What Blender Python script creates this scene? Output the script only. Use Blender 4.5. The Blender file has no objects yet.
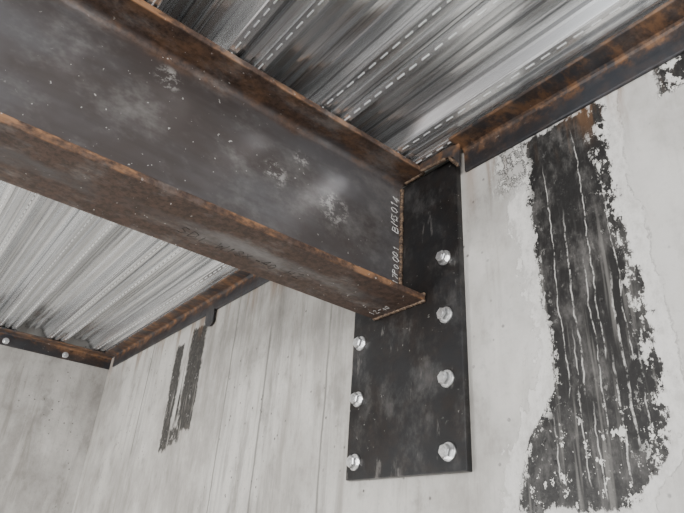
import bpy, bmesh, math, random
from mathutils import Vector, Matrix
random.seed(4)
H=1.6   # camera height; meshes are authored relative to this level
SC=bpy.context.scene.collection

# ------------------------------------------------------------------ node helper
class E:
    def __init__(s,nt,sock): s.nt=nt; s.s=sock
    def _m(s,op,*a,clamp=False):
        n=s.nt.nodes.new('ShaderNodeMath'); n.operation=op; n.use_clamp=clamp
        for i,v in enumerate((s,)+a):
            if isinstance(v,E): s.nt.links.new(v.s,n.inputs[i])
            else: n.inputs[i].default_value=v
        return E(s.nt,n.outputs[0])
    def __add__(s,o): return s._m('ADD',o)
    def __radd__(s,o): return s._m('ADD',o)
    def __sub__(s,o): return s._m('SUBTRACT',o)
    def __rsub__(s,o): return (s._m('MULTIPLY',-1.0))._m('ADD',o)
    def __mul__(s,o): return s._m('MULTIPLY',o)
    def __rmul__(s,o): return s._m('MULTIPLY',o)
    def mx(s,o): return s._m('MAXIMUM',o)
    def mn(s,o): return s._m('MINIMUM',o)
    def abs(s): return s._m('ABSOLUTE')
    def step(s,a,b):
        n=s.nt.nodes.new('ShaderNodeMapRange'); n.interpolation_type='SMOOTHSTEP'
        s.nt.links.new(s.s,n.inputs[0])
        if a<b:
            n.inputs[1].default_value=a;n.inputs[2].default_value=b;n.inputs[3].default_value=0;n.inputs[4].default_value=1
        else:
            n.inputs[1].default_value=b;n.inputs[2].default_value=a;n.inputs[3].default_value=1;n.inputs[4].default_value=0
        return E(s.nt,n.outputs[0])
    def curve(s,pts):   # piecewise-linear float curve; pts (x,y) in 0..1
        n=s.nt.nodes.new('ShaderNodeFloatCurve'); s.nt.links.new(s.s,n.inputs['Value'])
        c=n.mapping.curves[0]
        while len(c.points)<len(pts): c.points.new(.5,.5)
        for p,(x,y) in zip(c.points,pts): p.location=(x,y); p.handle_type='VECTOR'
        n.mapping.update()
        return E(s.nt,n.outputs[0])
class M:
    def __init__(s,name):
        s.m=bpy.data.materials.new(name); s.m.use_nodes=True; s.nt=s.m.node_tree
        s.b=s.nt.nodes['Principled BSDF']
        tc=s.nt.nodes.new('ShaderNodeTexCoord'); s.co=tc.outputs['Object']
        sp=s.nt.nodes.new('ShaderNodeSeparateXYZ'); s.nt.links.new(s.co,sp.inputs[0])
        s.x,s.y,s.z=[E(s.nt,o) for o in sp.outputs]
    def noise(s,scale=(1,1,1),detail=3,rough=.55,off=(0,0,0),dist=0):
        mp=s.nt.nodes.new('ShaderNodeMapping'); mp.inputs['Scale'].default_value=scale; mp.inputs['Location'].default_value=off
        s.nt.links.new(s.co,mp.inputs[0])
        n=s.nt.nodes.new('ShaderNodeTexNoise'); n.inputs['Scale'].default_value=1; n.inputs['Detail'].default_value=detail
        n.inputs['Roughness'].default_value=rough; n.inputs['Distortion'].default_value=dist
        s.nt.links.new(mp.outputs[0],n.inputs['Vector'])
        return E(s.nt,n.outputs[0])
    def voro(s,scale,off=(0,0,0)):
        mp=s.nt.nodes.new('ShaderNodeMapping'); mp.inputs['Scale'].default_value=scale; mp.inputs['Location'].default_value=off
        s.nt.links.new(s.co,mp.inputs[0])
        n=s.nt.nodes.new('ShaderNodeTexVoronoi'); n.inputs['Scale'].default_value=1
        s.nt.links.new(mp.outputs[0],n.inputs['Vector'])
        return E(s.nt,n.outputs['Distance'])
    def mix(s,f,a,b):
        n=s.nt.nodes.new('ShaderNodeMix'); n.data_type='RGBA'
        if isinstance(f,E): s.nt.links.new(f.s,n.inputs[0])
        else: n.inputs[0].default_value=f
        for v,i in((a,6),(b,7)):
            if isinstance(v,tuple): n.inputs[i].default_value=(*v,1)
            else: s.nt.links.new(v,n.inputs[i])
        return n.outputs[2]
    def out(s,col=None,rough=None,metal=None,bump=None,strength=.3,dist=.01):
        for k,v in(('Base Color',col),('Roughness',rough),('Metallic',metal)):
            if v is None: continue
            if isinstance(v,tuple): s.b.inputs[k].default_value=(*v,1)
            elif isinstance(v,E): s.nt.links.new(v.s,s.b.inputs[k])
            elif isinstance(v,(int,float)): s.b.inputs[k].default_value=v
            else: s.nt.links.new(v,s.b.inputs[k])
        if bump is not None:
            n=s.nt.nodes.new('ShaderNodeBump'); n.inputs['Strength'].default_value=strength; n.inputs['Distance'].default_value=dist
            s.nt.links.new(bump.s,n.inputs['Height']); s.nt.links.new(n.outputs[0],s.b.inputs['Normal'])
        return s.m

# ------------------------------------------------------------------ materials
def concrete(name,main=False,base=(.445,.432,.408)):
    m=M(name)
    big=m.noise((2.2,2.2,1.6),4,.6)
    mid=m.noise((8,8,5.5),5,.7,(3,1,7))
    fine=m.noise((70,70,70),3,.7)
    streak=m.noise((13,13,1.3),5,.7,(5,5,2),.5)
    streak2=m.noise((60,60,3.0),2,.6,(1,9,4))
    def k(f,g=None,b=None): return (base[0]*f,base[1]*(g or f),base[2]*(b or f))
    col=m.mix(big.step(.38,.62),k(.72,.71,.70),k(1.08))
    col=m.mix(mid.step(.45,.75)*.45,col,k(1.4))
    col=m.mix(mid.step(.48,.32)*.6,col,k(.46,.45,.43))
    col=m.mix(streak.step(.50,.70)*.6,col,k(.44,.42,.39))
    col=m.mix(streak2.step(.55,.75)*.15,col,k(1.4))
    col=m.mix(fine.step(.5,.8)*.4,col,k(.5))
    pores=m.voro((26,26,26)).step(.13,.07)*big.step(.45,.55)
    col=m.mix(pores*.8,col,(.07,.065,.06))
    bump=mid*.6+fine*.3-pores*.6
    rough=.85
    if main:
        X,Z=m.x,m.z
        for sx0,w in((-1.72,.004),(-2.0,.003),(-2.9,.004),(-1.36,.003),(.55,.004)):
            d=(X-sx0+(mid-.5)*.02).abs()
            col=m.mix(d.step(w*2.4,w*.3)*big.step(.35,.5)*.75,col,(.11,.105,.095))
            d2=(X-sx0-.05).abs().step(.08,.0)*streak2.step(.4,.6)
            col=m.mix(d2*.35,col,(.16,.155,.145))
        sm=(X+1.8).abs().step(.8,.1)*m.noise((14,14,2.2),5,.75,(0,2,9)).step(.46,.66)
        col=m.mix(sm*.5,col,(.15,.142,.128))
        ww=(X+.1).abs().step(.8,.5)*m.noise((6,6,4),4,.7,(8,8,8)).step(.25,.6)
        col=m.mix(ww*.45,col,(.60,.595,.59))
        n1=m.noise((9,9,5),4,.7,(4,2,1)); n2=m.noise((38,38,24),5,.8,(7,1,2))
        zz=Z+(n1-.5)*.05+(n2-.5)*.08
        def edge(pts):
            return zz.curve([(z,x+1.0) for z,x in pts])-1.0
        Lx=edge([(0,-.712),(.11,-.706),(.17,-.698),(.22,-.686),(.275,-.640),(.33,-.610),(.50,-.620),(.70,-.622),(.86,-.622),(1.0,-.622)])
        Rx=edge([(0,-.50),(.11,-.49),(.14,-.460),(.17,-.435),(.215,-.415),(.283,-.408),(.36,-.408),(.51,-.418),(.60,-.428),(.70,-.436),(.86,-.426),(1.0,-.420)])
        px=X+(n1-.5)*.07+(n2-.5)*.12
        dL=px-Lx; dR=Rx-px
        din=dL.mn(dR)
        zb=zz.step(.100,.106)*zz.step(.932,.925)
        blk=din.step(-.002,.002)*zb
        blk=blk.mx((X+(n2-.5)*.08).step(-.315,-.305)*(X+(n2-.5)*.08).step(-.10,-.12)*zz.step(.855,.862))
        blk=blk.mx(dL.step(-.10,-.07)*dL.step(.01,0)*Z.step(.78,.84)*n2.step(.46,.50))
        frx=din+(n1-.5)*.16+(n2-.5)*.08
        fr=frx.step(-.040,-.036)*zz.step(.03,.05)
        col=m.mix(fr*.6,col,m.mix(n2.step(.35,.6),(.44,.43,.415),(.68,.67,.65)))
        crack=((frx+.038).abs()).step(.003,.001)*n2.step(.46,.54)
        col=m.mix(crack*.4*zz.step(.03,.05),col,(.12,.11,.10))
        near=din.step(.045,.0)
        flk=(n2+near*.085-.03).step(.572,.585)*(near*.9+.08)
        flk=flk.mx(m.noise((42,42,30),4,.8,(3,3,3)).step(.585,.60)*Z.step(.34,.2))
        wob=m.noise((5,5,7),3,.7,(1,7,7))
        ph=X+(wob-.5)*.030+(n2-.5)*.006
        dr=None
        for (cx,z0,z1,wd) in((-.580,.30,.80,.0009),(-.548,.30,.66,.0014),(-.560,.14,.40,.0009),(-.515,.22,.55,.0010),(-.500,.36,.86,.0010),(-.488,.13,.34,.0014),(-.468,.20,.50,.0016),(-.452,.35,.70,.0008),(-.62,.15,.24,.0011),(-.535,.12,.26,.0010),(-.442,.20,.34,.0010)):
            q=(ph-cx).abs().step(wd*1.8,wd*.5)*Z.step(z0-.01,z0+.01)*Z.step(z1+.05,z1-.05)
            dr=q if dr is None else dr.mx(q)
        dr=dr*n2.step(.42,.53)
        smud=m.noise((16,16,8),5,.75,(9,3,3))
        bc=m.mix(smud.step(.44,.74)*.8,(.013,.0125,.0125),(.13,.125,.12))
        bc=m.mix(fine.step(.60,.75)*.35,bc,(.26,.25,.235))
        bc=m.mix(streak2.step(.55,.70)*.4*Z.step(.75,.5),bc,(.26,.25,.235))
        bc=m.mix(dr*.8,bc,(.50,.49,.47))
        bc=m.mix(flk*.92,bc,(.66,.65,.62))
        col=m.mix(blk,col,bc)
        qx=X+(n1-.5)*.06+(n2-.5)*.07+(Z-.6)*.05
        def box2(x0,x1,z0,z1,s=.006):
            return qx.step(x0-s,x0+s)*qx.step(x1+s,x1-s)*zz.step(z0-s,z0+s)*zz.step(z1+s,z1-s)
        fade=streak2.step(.30,.46).mx(Z.step(.52,.66))
        b2=box2(-2.42,-2.27,.43,.885).mx(box2(-2.57,-2.485,.36,.84)).mx(box2(-2.57,-2.38,.38,.45)*n2.step(.40,.48)).mx(box2(-2.49,-2.42,.40,.80)*streak2.step(.55,.60))
        b2=b2*n2.step(.34,.42)*fade
        col=m.mix(b2*.96,col,m.mix(n2.step(.45,.65),(.014,.013,.012),(.060,.054,.047)))
        rs=Z.step(.80,.93)*streak.step(.50,.66)
        rs=rs.mx((X+.79).abs().step(.035,.0)*Z.step(.72,.92)*.8)
        rs=rs.mx((X+3.58).abs().step(.05,.01)*Z.step(.80,.95)*.7)
        col=m.mix(rs*.5,col,(.20,.105,.05))
        rough=blk*-.42+.85
        bump=bump-blk*1.0+fr*.35
    return m.out(col,rough,0,bump,.45,.006)

def steel(name,blue=(.120,.115,.120),rust=(.060,.037,.026),kind='beam',chalk=1.0):
    m=M(name)
    big=m.noise((3,2.2,4),4,.65,(1,1,1)); mid=m.noise((14,9,16),5,.7,(3,3,3)); fine=m.noise((80,80,80),3,.75)
    col=m.mix(big.step(.36,.66),blue,(blue[0]*.68,blue[1]*.60,blue[2]*.55))
    col=m.mix(m.noise((5,1.5,30),3,.6,(4,4,4)).step(.5,.7)*.35,col,(blue[0]*.5,blue[1]*.45,blue[2]*.42))
    if kind=='beam':
        edge=m.z.step(.70,.615).mx(m.z.step(.93,.99))
        side=(m.x+1.033).abs().step(.012,.05)
        rm=(edge*.6+side*.55+(mid-.5)*1.2+(big-.5)*1.3+.05).step(.30,1.0)
        rm=rm.mx(m.y.step(.93,.975)*mid.step(.4,.6)*.8)
        orange=((m.x+1.033).abs().step(.092,.098)*.9+ m.z.step(.96,.99)*.35+ m.z.step(.64,.61)*m.z.step(.600,.605)*.7)
    elif kind=='plate':
        rm=((mid-.5)+(big-.5)*.8).step(.05,.45)*.5; orange=.03
    else:
        rm=((mid-.5)*2.0+(big-.5)*1.8+m.z.step(.945,1.0)*.45).step(.1,.8); orange=(m.z-.992).abs().step(.035,.0)*.8+.10
    rc=m.mix(fine.step(.35,.65),(rust[0]*.55,rust[1]*.5,rust[2]*.5),(rust[0]*1.35,rust[1]*1.3,rust[2]*1.3))
    og=m.noise((22,12,22),4,.7,(9,9,9)).step(.44,.66)*orange
    col=m.mix(rm,col,rc)
    col=m.mix(og,col,(.25,.128,.062))
    sp=m.noise((70,70,70),2,.7,(2,4,2)).step(.69,.73)*big.step(.46,.60)
    dust=m.noise((10,5,7),5,.75,(8,1,8)).step(.46,.78)*.42
    if kind=='beam':
        blot=None
        for (by,bz,rr) in((.74,.80,.06),(.55,.82,.045),(.62,.90,.03),(.25,.93,.04)):
            dy=(m.y-by)._m('POWER',2.0); dz=(m.z-bz)._m('POWER',2.0)
            q=(dy+dz).step(rr*rr,0)
            blot=q if blot is None else blot.mx(q)
        sp=sp.mx(blot*.75*m.noise((30,30,40),4,.8,(7,1,1)).step(.48,.62))
    col=m.mix(dust*chalk,col,(.34,.328,.32))
    col=m.mix(sp*.8*chalk,col,(.60,.585,.56))
    if kind=='plate':
        scf=m.noise((45,10,8),4,.7,(1,2,1)).step(.60,.68)*mid.step(.45,.6)
        col=m.mix(scf*.5,col,(.22,.21,.20))
    r=rm*.30+fine*.15+.28
    mt=rm*-.45+.45
    return m.out(col,r,mt,mid*.4+fine*.3,.35,.003)

def deckmat():
    m=M('galvanised_deck_sheet')
    st=m.noise((.5,34,34),3,.6,(2,2,2)); bl=m.noise((2.5,8,8),3,.6,(1,5,1),.3); st2=m.noise((.30,95,95),2,.5,(6,2,2))
    col=m.mix(st.step(.38,.62),(.66,.675,.69),(.95,.96,.97))
    col=m.mix(st2.step(.59,.63)*.6,col,(.16,.165,.175))  # dark lines painted in to suggest the flutes' shading and dark reflections
    col=m.mix(bl.step(.52,.68)*.2,col,(.45,.455,.46))
    r=bl.step(.35,.65)*.10+.17
    return m.out(col,r,.82)

mat_wall=concrete('concrete_wall_material',True)
mat_wall2=concrete('concrete_side_material',False,(.45,.436,.415))
mat_floor=concrete('concrete_floor_material',False,(.30,.29,.275))
mat_beam=steel('weathered_beam_steel')
mat_plate=steel('black_plate_steel',(.026,.027,.029),(.040,.035,.032),'plate',.5)
mat_ang=steel('angle_steel',(.055,.059,.068),(.085,.052,.034),'angle',.35)
mat_deck=deckmat()
mz=M('zinc_bolt_metal'); nz=mz.noise((90,90,90),3,.6)
mat_zinc=mz.out(mz.mix(nz.step(.3,.7),(.60,.61,.62),(.9,.9,.9)),.30,.88,nz,.2,.001)
mc=M('white_chalk'); nc=mc.noise((400,400,400),2,.6)
mat_chalk=mc.out(mc.mix(nc.step(.3,.7),(.6,.6,.58),(.85,.85,.83)),.95,0)
mk=M('black_marker'); nk=mk.noise((300,300,300),2,.6)
mat_mark=mk.out(mk.mix(nk.step(.3,.7),(.010,.009,.008),(.03,.025,.02)),.6,0)
mwd=M('weld_metal'); nw=mwd.noise((120,120,120),4,.7)
mat_weld=mwd.out(mwd.mix(nw.step(.35,.65),(.05,.035,.028),(.22,.15,.10)),.6,.4,nw,.6,.003)
ml=M('slot_edge_metal'); nl=ml.noise((50,50,50),2,.5)
mat_slot=ml.out(ml.mix(nl.step(.3,.7),(.75,.76,.77),(.95,.95,.95)),.4,.4)

# ------------------------------------------------------------------ mesh helpers
def obj(name,bm,mat,parent=None,bevel=0,smooth=False):
    me=bpy.data.meshes.new(name); bm.normal_update(); bm.to_mesh(me); bm.free()
    me.materials.append(mat)
    o=bpy.data.objects.new(name,me); SC.objects.link(o)
    if parent: o.parent=parent
    else: o.location=(0,0,H)
    if bevel:
        b=o.modifiers.new('bevel','BEVEL'); b.width=bevel; b.segments=2; b.limit_method='ANGLE'; b.angle_limit=math.radians(40)
    if smooth:
        for p in me.polygons:p.use_smooth=True
    return o
def empty(name):
    o=bpy.data.objects.new(name,None); o.empty_display_size=.1; SC.objects.link(o); o.location=(0,0,H); return o
def addbox(bm,a,b):
    vs=[bm.verts.new((x,y,z)) for x in(a[0],b[0]) for y in(a[1],b[1]) for z in(a[2],b[2])]
    for f in((0,1,3,2),(4,6,7,5),(0,4,5,1),(2,3,7,6),(0,2,6,4),(1,5,7,3)): bm.faces.new([vs[i] for i in f])
def extrude(bm,prof,fn,t0,t1):
    A=[bm.verts.new(fn(u,v,t0)) for u,v in prof]; B=[bm.verts.new(fn(u,v,t1)) for u,v in prof]
    n=len(prof)
    for i in range(n): bm.faces.new((A[i],A[(i+1)%n],B[(i+1)%n],B[i]))
    bm.faces.new(A[::-1]); bm.faces.new(B)
    bmesh.ops.recalc_face_normals(bm,faces=bm.faces)

# ------------------------------------------------------------------ room shell
XL,XR,YB=-3.621,3.0,-4.0
bm=bmesh.new(); addbox(bm,(XL-.2,1.0,-H),(XR,1.2,1.2)); obj('wall_north',bm,mat_wall)
bm=bmesh.new(); addbox(bm,(XL-.2,YB,-H),(XL,1.0,1.2)); obj('wall_west',bm,mat_wall2)
bm=bmesh.new(); addbox(bm,(XL-.2,YB,-H-.2),(XR,1.2,-H)); obj('floor',bm,mat_floor)
bm=bmesh.new(); addbox(bm,(XL-.2,YB,1.2),(XR,1.2,1.3)); obj('ceiling',bm,mat_floor)

# ------------------------------------------------------------------ fluted metal deck
ZD=1.012
bm=bmesh.new()
P=.265; prof=[]
k0=math.floor((YB-.65)/P)
c=.65+k0*P
while c<1.3:
    prof+=[(c-.050,.003),(c-.047,0),(c-.026,0),(c-.022,.010),(c-.012,.010),(c-.008,0),(c+.008,0),(c+.012,.010),(c+.022,.010),(c+.026,0),(c+.047,0),(c+.050,.003),
           (c+.082,.056),(c+.086,.060),(c+.104,.060),(c+.110,.046),(c+.120,.046),(c+.126,.060),(c+.139,.060),(c+.145,.046),(c+.155,.046),(c+.161,.060),(c+.179,.060),(c+.183,.056)]
    c+=P
prof=[p for p in prof if YB<p[0]<.999]
NX=6
xs=[XL+.001+i*(XR-XL-.002)/NX for i in range(NX+1)]
jit=[[random.uniform(0,.0012) for _ in prof] for _ in xs]
rows=[[bm.verts.new((x,u,ZD+v+jit[i][j])) for j,(u,v) in enumerate(prof)] for i,x in enumerate(xs)]
for a,b in zip(rows,rows[1:]):
    for i in range(len(prof)-1): bm.faces.new((a[i],b[i],b[i+1],a[i+1]))
deck_par=empty('corrugated_metal_deck')
dk=obj('deck_sheet',bm,mat_deck,deck_par)
s=dk.modifiers.new('s','SOLIDIFY'); s.thickness=.0015; s.offset=1
bm=bmesh.new()
c=.65+k0*P
while c<1.0:
    if c>-1.6:
        for dy in(-.036,.036):
            x=XL+.1+ (0.02 if dy>0 else 0)
            while x<1.2:
                addbox(bm,(x,c+dy-.0012,ZD-.0014),(x+.022,c+dy+.0012,ZD+.0010)); x+=.040
    c+=P
obj('vent_slots',bm,mat_slot,deck_par)

# ------------------------------------------------------------------ I-beam
bx0,bx1,bz0,bz1=-1.131,-.935,.592,1.008
YE=.981; tf=.017; tw=.006; r=.016; xc=(bx0+bx1)/2
def arc(cx,cz,a0,a1,n=6): return [(cx+r*math.cos(math.radians(a0+(a1-a0)*i/n)),cz+r*math.sin(math.radians(a0+(a1-a0)*i/n))) for i in range(n+1)]
prof=[(bx0,bz0),(bx1,bz0),(bx1,bz0+tf)]
prof+=arc(xc+tw+r,bz0+tf+r,270,180)
prof+=arc(xc+tw+r,bz1-tf-r,180,90)
prof+=[(bx1,bz1-tf),(bx1,bz1),(bx0,bz1),(bx0,bz1-tf)]
prof+=arc(xc-tw-r,bz1-tf-r,90,0)
prof+=arc(xc-tw-r,bz0+tf+r,0,-90)
prof+=[(bx0,bz0+tf)]
beam=empty('steel_i_beam')
bm=bmesh.new(); extrude(bm,prof,lambda u,v,t:(u,t,v),-3.6,YE)
obj('rolled_section',bm,mat_beam,beam,.0025)
def bead(bm,a,b,rad,n):
    a=Vector(a);b=Vector(b)
    for i in range(n):
        p=a.lerp(b,(i+.5)/n)
        bmesh.ops.create_icosphere(bm,subdivisions=1,radius=rad*random.uniform(.85,1.2),matrix=Matrix.Translation(p))
bm=bmesh.new()
yw=YE-.003
bead(bm,(bx0,yw,bz0),(bx1,yw,bz0),.006,24)
bead(bm,(xc+tw+r,yw,bz0+tf),(bx1,yw,bz0+tf),.006,12)
bead(bm,(xc+tw+.002,yw,bz0+tf+r),(xc+tw+.002,yw,bz1-tf-r),.007,44)
bead(bm,(xc-tw-.002,yw,bz0+tf+r),(xc-tw-.002,yw,bz1-tf-r),.007,44)
bead(bm,(xc+tw+r,yw,bz1-tf),(bx1,yw,bz1-tf),.006,12)
obj('weld_beads',bm,mat_weld,beam,smooth=True)

G={'B':[[(0,0),(0,1),(.5,.9),(.5,.6),(0,.52),(.6,.4),(.6,.1),(0,0)]],'M':[[(0,0),(.1,1),(.35,.4),(.6,1),(.7,0)]],
'3':[[(0,.95),(.5,.95),(.2,.6),(.55,.35),(.4,0),(0,.08)]],'0':[[(.3,1),(.05,.75),(.05,.25),(.3,0),(.55,.3),(.5,.8),(.3,1)]],
'1':[[(.15,.75),(.3,1),(.3,0)]],'4':[[(.4,0),(.45,1),(0,.35),(.6,.35)]],'7':[[(0,1),(.55,1),(.2,0)]],
'P':[[(0,0),(.05,1),(.5,.9),(.5,.6),(.05,.5)]],'S':[[(.5,.9),(.2,1),(.05,.7),(.5,.4),(.4,.05),(0,.1)]],'D':[[(0,0),(0,1),(.5,.75),(.55,.3),(0,0)]],
'I':[[(.25,0),(.25,1)]],'W':[[(0,1),(.15,0),(.35,.6),(.55,0),(.7,1)]],'8':[[(.3,.5),(.05,.8),(.3,1),(.5,.8),(.05,.25),(.3,0),(.55,.25),(.3,.5)]],
'X':[[(0,0),(.5,.8)],[(0,.8),(.5,0)]],'H':[[(0,0),(0,1)],[(.5,0),(.5,1)],[(0,.5),(.5,.5)]],'2':[[(0,.8),(.3,1),(.5,.75),(0,0),(.55,0)]],'-':[[(.1,.5),(.5,.5)]],' ':[]}
def text(name,s,org,adv,up,size,rad,mat,parent):
    cu=bpy.data.curves.new(name,'CURVE'); cu.dimensions='3D'; cu.bevel_depth=rad; cu.bevel_resolution=1
    org,adv,up=Vector(org),Vector(adv),Vector(up)
    for i,ch in enumerate(s):
        jx=random.uniform(-.12,.12);jy=random.uniform(-.15,.15); sc=random.uniform(.85,1.15)
        for st in G[ch]:
            sp=cu.splines.new('POLY'); sp.points.add(len(st)-1)
            for p,(u,v) in zip(sp.points,st):
                q=org+adv*size*(i*.82+u*sc+jx+v*.15)+up*size*(v*sc+jy); p.co=(*q,1)
    cu.materials.append(mat)
    o=bpy.data.objects.new(name,cu); SC.objects.link(o); o.parent=parent
xf=xc+tw+.0003
text('chalk_mark_upper','BM3014',(xf,.966,.822),(0,0,1),(0,-1,0),.025,.0009,mat_chalk,beam)
text('chalk_mark_lower','17P0001',(xf,.970,.658),(0,0,1),(0,-1,0),.021,.0009,mat_chalk,beam)
text('marker_underside','SDI W18X-40 H2',(-1.070,.36,bz0-.0001),(0,1,0),(1,0,0),.028,.0008,mat_mark,beam)
text('chalk_underside','12-40',(-1.105,.955,bz0-.0003),(1,0,0),(0,-1,0),.018,.0005,mat_chalk,beam)

# ------------------------------------------------------------------ end plate + bolts
plate=empty('steel_connection_plate')
bm=bmesh.new(); addbox(bm,(-1.219,.982,.175),(-.82,1.0,.985))
obj('plate_body',bm,mat_plate,plate,.002)
def bolt(name,parent,p,n=(0,-1,0),s=1.0):
    bm=bmesh.new()
    def ring(rad,z,nn,rot=0): return [bm.verts.new((rad*math.cos(2*math.pi*i/nn+rot),rad*math.sin(2*math.pi*i/nn+rot),z)) for i in range(nn)]
    def loft(rs):
        for a,b in zip(rs,rs[1:]):
            k=len(a)
            for i in range(k): bm.faces.new((a[i],a[(i+1)%k],b[(i+1)%k],b[i]))
        bm.faces.new(rs[0][::-1]); bm.faces.new(rs[-1])
    loft([ring(.0205*s,-.0005,28),ring(.0205*s,.0028*s,28),ring(.0198*s,.0035*s,28)])
    rot=random.uniform(0,1)
    loft([ring(.0158*s,.003*s,6,rot),ring(.0158*s,.0165*s,6,rot),ring(.0136*s,.0188*s,6,rot)])
    loft([ring(.0085*s,.0185*s,18),ring(.0075*s,.0205*s,18)])
    me=bpy.data.meshes.new(name); bmesh.ops.recalc_face_normals(bm,faces=bm.faces); bm.to_mesh(me); bm.free(); me.materials.append(mat_zinc)
    o=bpy.data.objects.new(name,me); SC.objects.link(o); o.parent=parent; o.location=p
    o.rotation_euler=Vector(n).to_track_quat('Z','Y').to_euler()
k=1
for z in(.691,.535,.378,.217):
    for x in(-.869,-1.185):
        bolt('hex_bolt_%d'%k,plate,(x,.982,z)); k+=1

# ------------------------------------------------------------------ shelf angles
def lprof(leg=.07,hv=.078,t=.008):
    T=1.0085
    return [(0,T-hv),(t*.7,T-hv),(t,T-hv+t*.3),(t,T-t-.009),(t+.003,T-t-.003),(t+.009,T-t),(leg-t*.3,T-t),(leg,T-t*.7),(leg,T),(0,T)]
def angle(name,t0,t1,fn):
    e=empty(name); bm=bmesh.new(); extrude(bm,lprof(),fn,t0,t1); obj('angle_section',bm,mat_ang,e,.001); return e
fw=lambda u,v,t:(t,.9995-u,v)
a1=angle('steel_shelf_angle',-.80,XR-.05,fw)
a2=angle('steel_shelf_angle',XL+.085,-1.245,fw)
a3=angle('steel_shelf_angle',YB+.05,.9985,lambda u,v,t:(XL+.0005+u,t,v))
for y in(.732,.409,.09,-.23,-.55): bolt('anchor_bolt_%.2f'%y,a3,(XL+.0085,y,.955),(1,0,0),.85)
bm=bmesh.new()
pts=[(-.935,1.0085),(-.79,1.0085),(-.79,.9305),(-.797,.9305),(-.802,.950),(-.811,.966),(-.826,.975),(-.85,.978),(-.88,.982),(-.935,.985)]
extrude(bm,pts,lambda u,v,t:(u,t,v),.958,.966)
obj('flame_cut_lip',bm,mat_ang,a1,.001)
bm=bmesh.new(); bead(bm,(-.93,.960,.984),(-.84,.960,.976),.006,14); bead(bm,(-.825,.960,.972),(-.795,.960,.932),.006,10)
obj('cut_slag',bm,mat_weld,a1,smooth=True)
bm=bmesh.new()
pts=[(-2.29,.935),(-2.21,.935),(-2.205,.87),(-2.225,.855),(-2.26,.862),(-2.285,.885)]
extrude(bm,pts,lambda u,v,t:(u,t,v),.9855,.9915)
obj('cut_tab',bm,mat_ang,a2,.001)

# ------------------------------------------------------------------ lights
w=bpy.data.worlds.new('World'); bpy.context.scene.world=w; w.use_nodes=True
bg=w.node_tree.nodes['Background']; bg.inputs[0].default_value=(.96,.98,1,1); bg.inputs[1].default_value=1.8
def area(name,loc,tgt,size,power,col=(1,1,1)):
    l=bpy.data.lights.new(name,'AREA'); l.shape='RECTANGLE'; l.size,l.size_y=size; l.energy=power; l.color=col
    o=bpy.data.objects.new(name,l); SC.objects.link(o); o.location=loc
    o.rotation_euler=(Vector(tgt)-Vector(loc)).to_track_quat('-Z','Y').to_euler()
area('fill_light',(1.2,-2.2,2.1),(-.9,1,1.9),(1.2,.8),130,(1,.98,.95))  # added fill from behind the camera, brightens the wall; no real fixture
area('fill_light',(-2.6,-1.8,.9),(-2.9,1,2.2),(.8,.5),85,(1,.98,.95))  # second added fill, aimed at the left end of the wall; not a fixture

# ------------------------------------------------------------------ camera (solved from the photo)
R=[(0.62729,0.77618,0.06366),(-0.32667,0.33645,-0.88323),(-0.70696,0.53324,0.4646)]
c=bpy.data.cameras.new('camera'); c.sensor_width=36; c.sensor_fit='HORIZONTAL'; c.lens=572.6*36/684; c.clip_start=.01
o=bpy.data.objects.new('camera',c); SC.objects.link(o)
rt,dn,fd=[Vector(v) for v in R]
m3=Matrix((rt,-dn,-fd)).transposed()
o.matrix_world=Matrix.Translation((0,0,H))@m3.to_4x4()
bpy.context.scene.camera=o
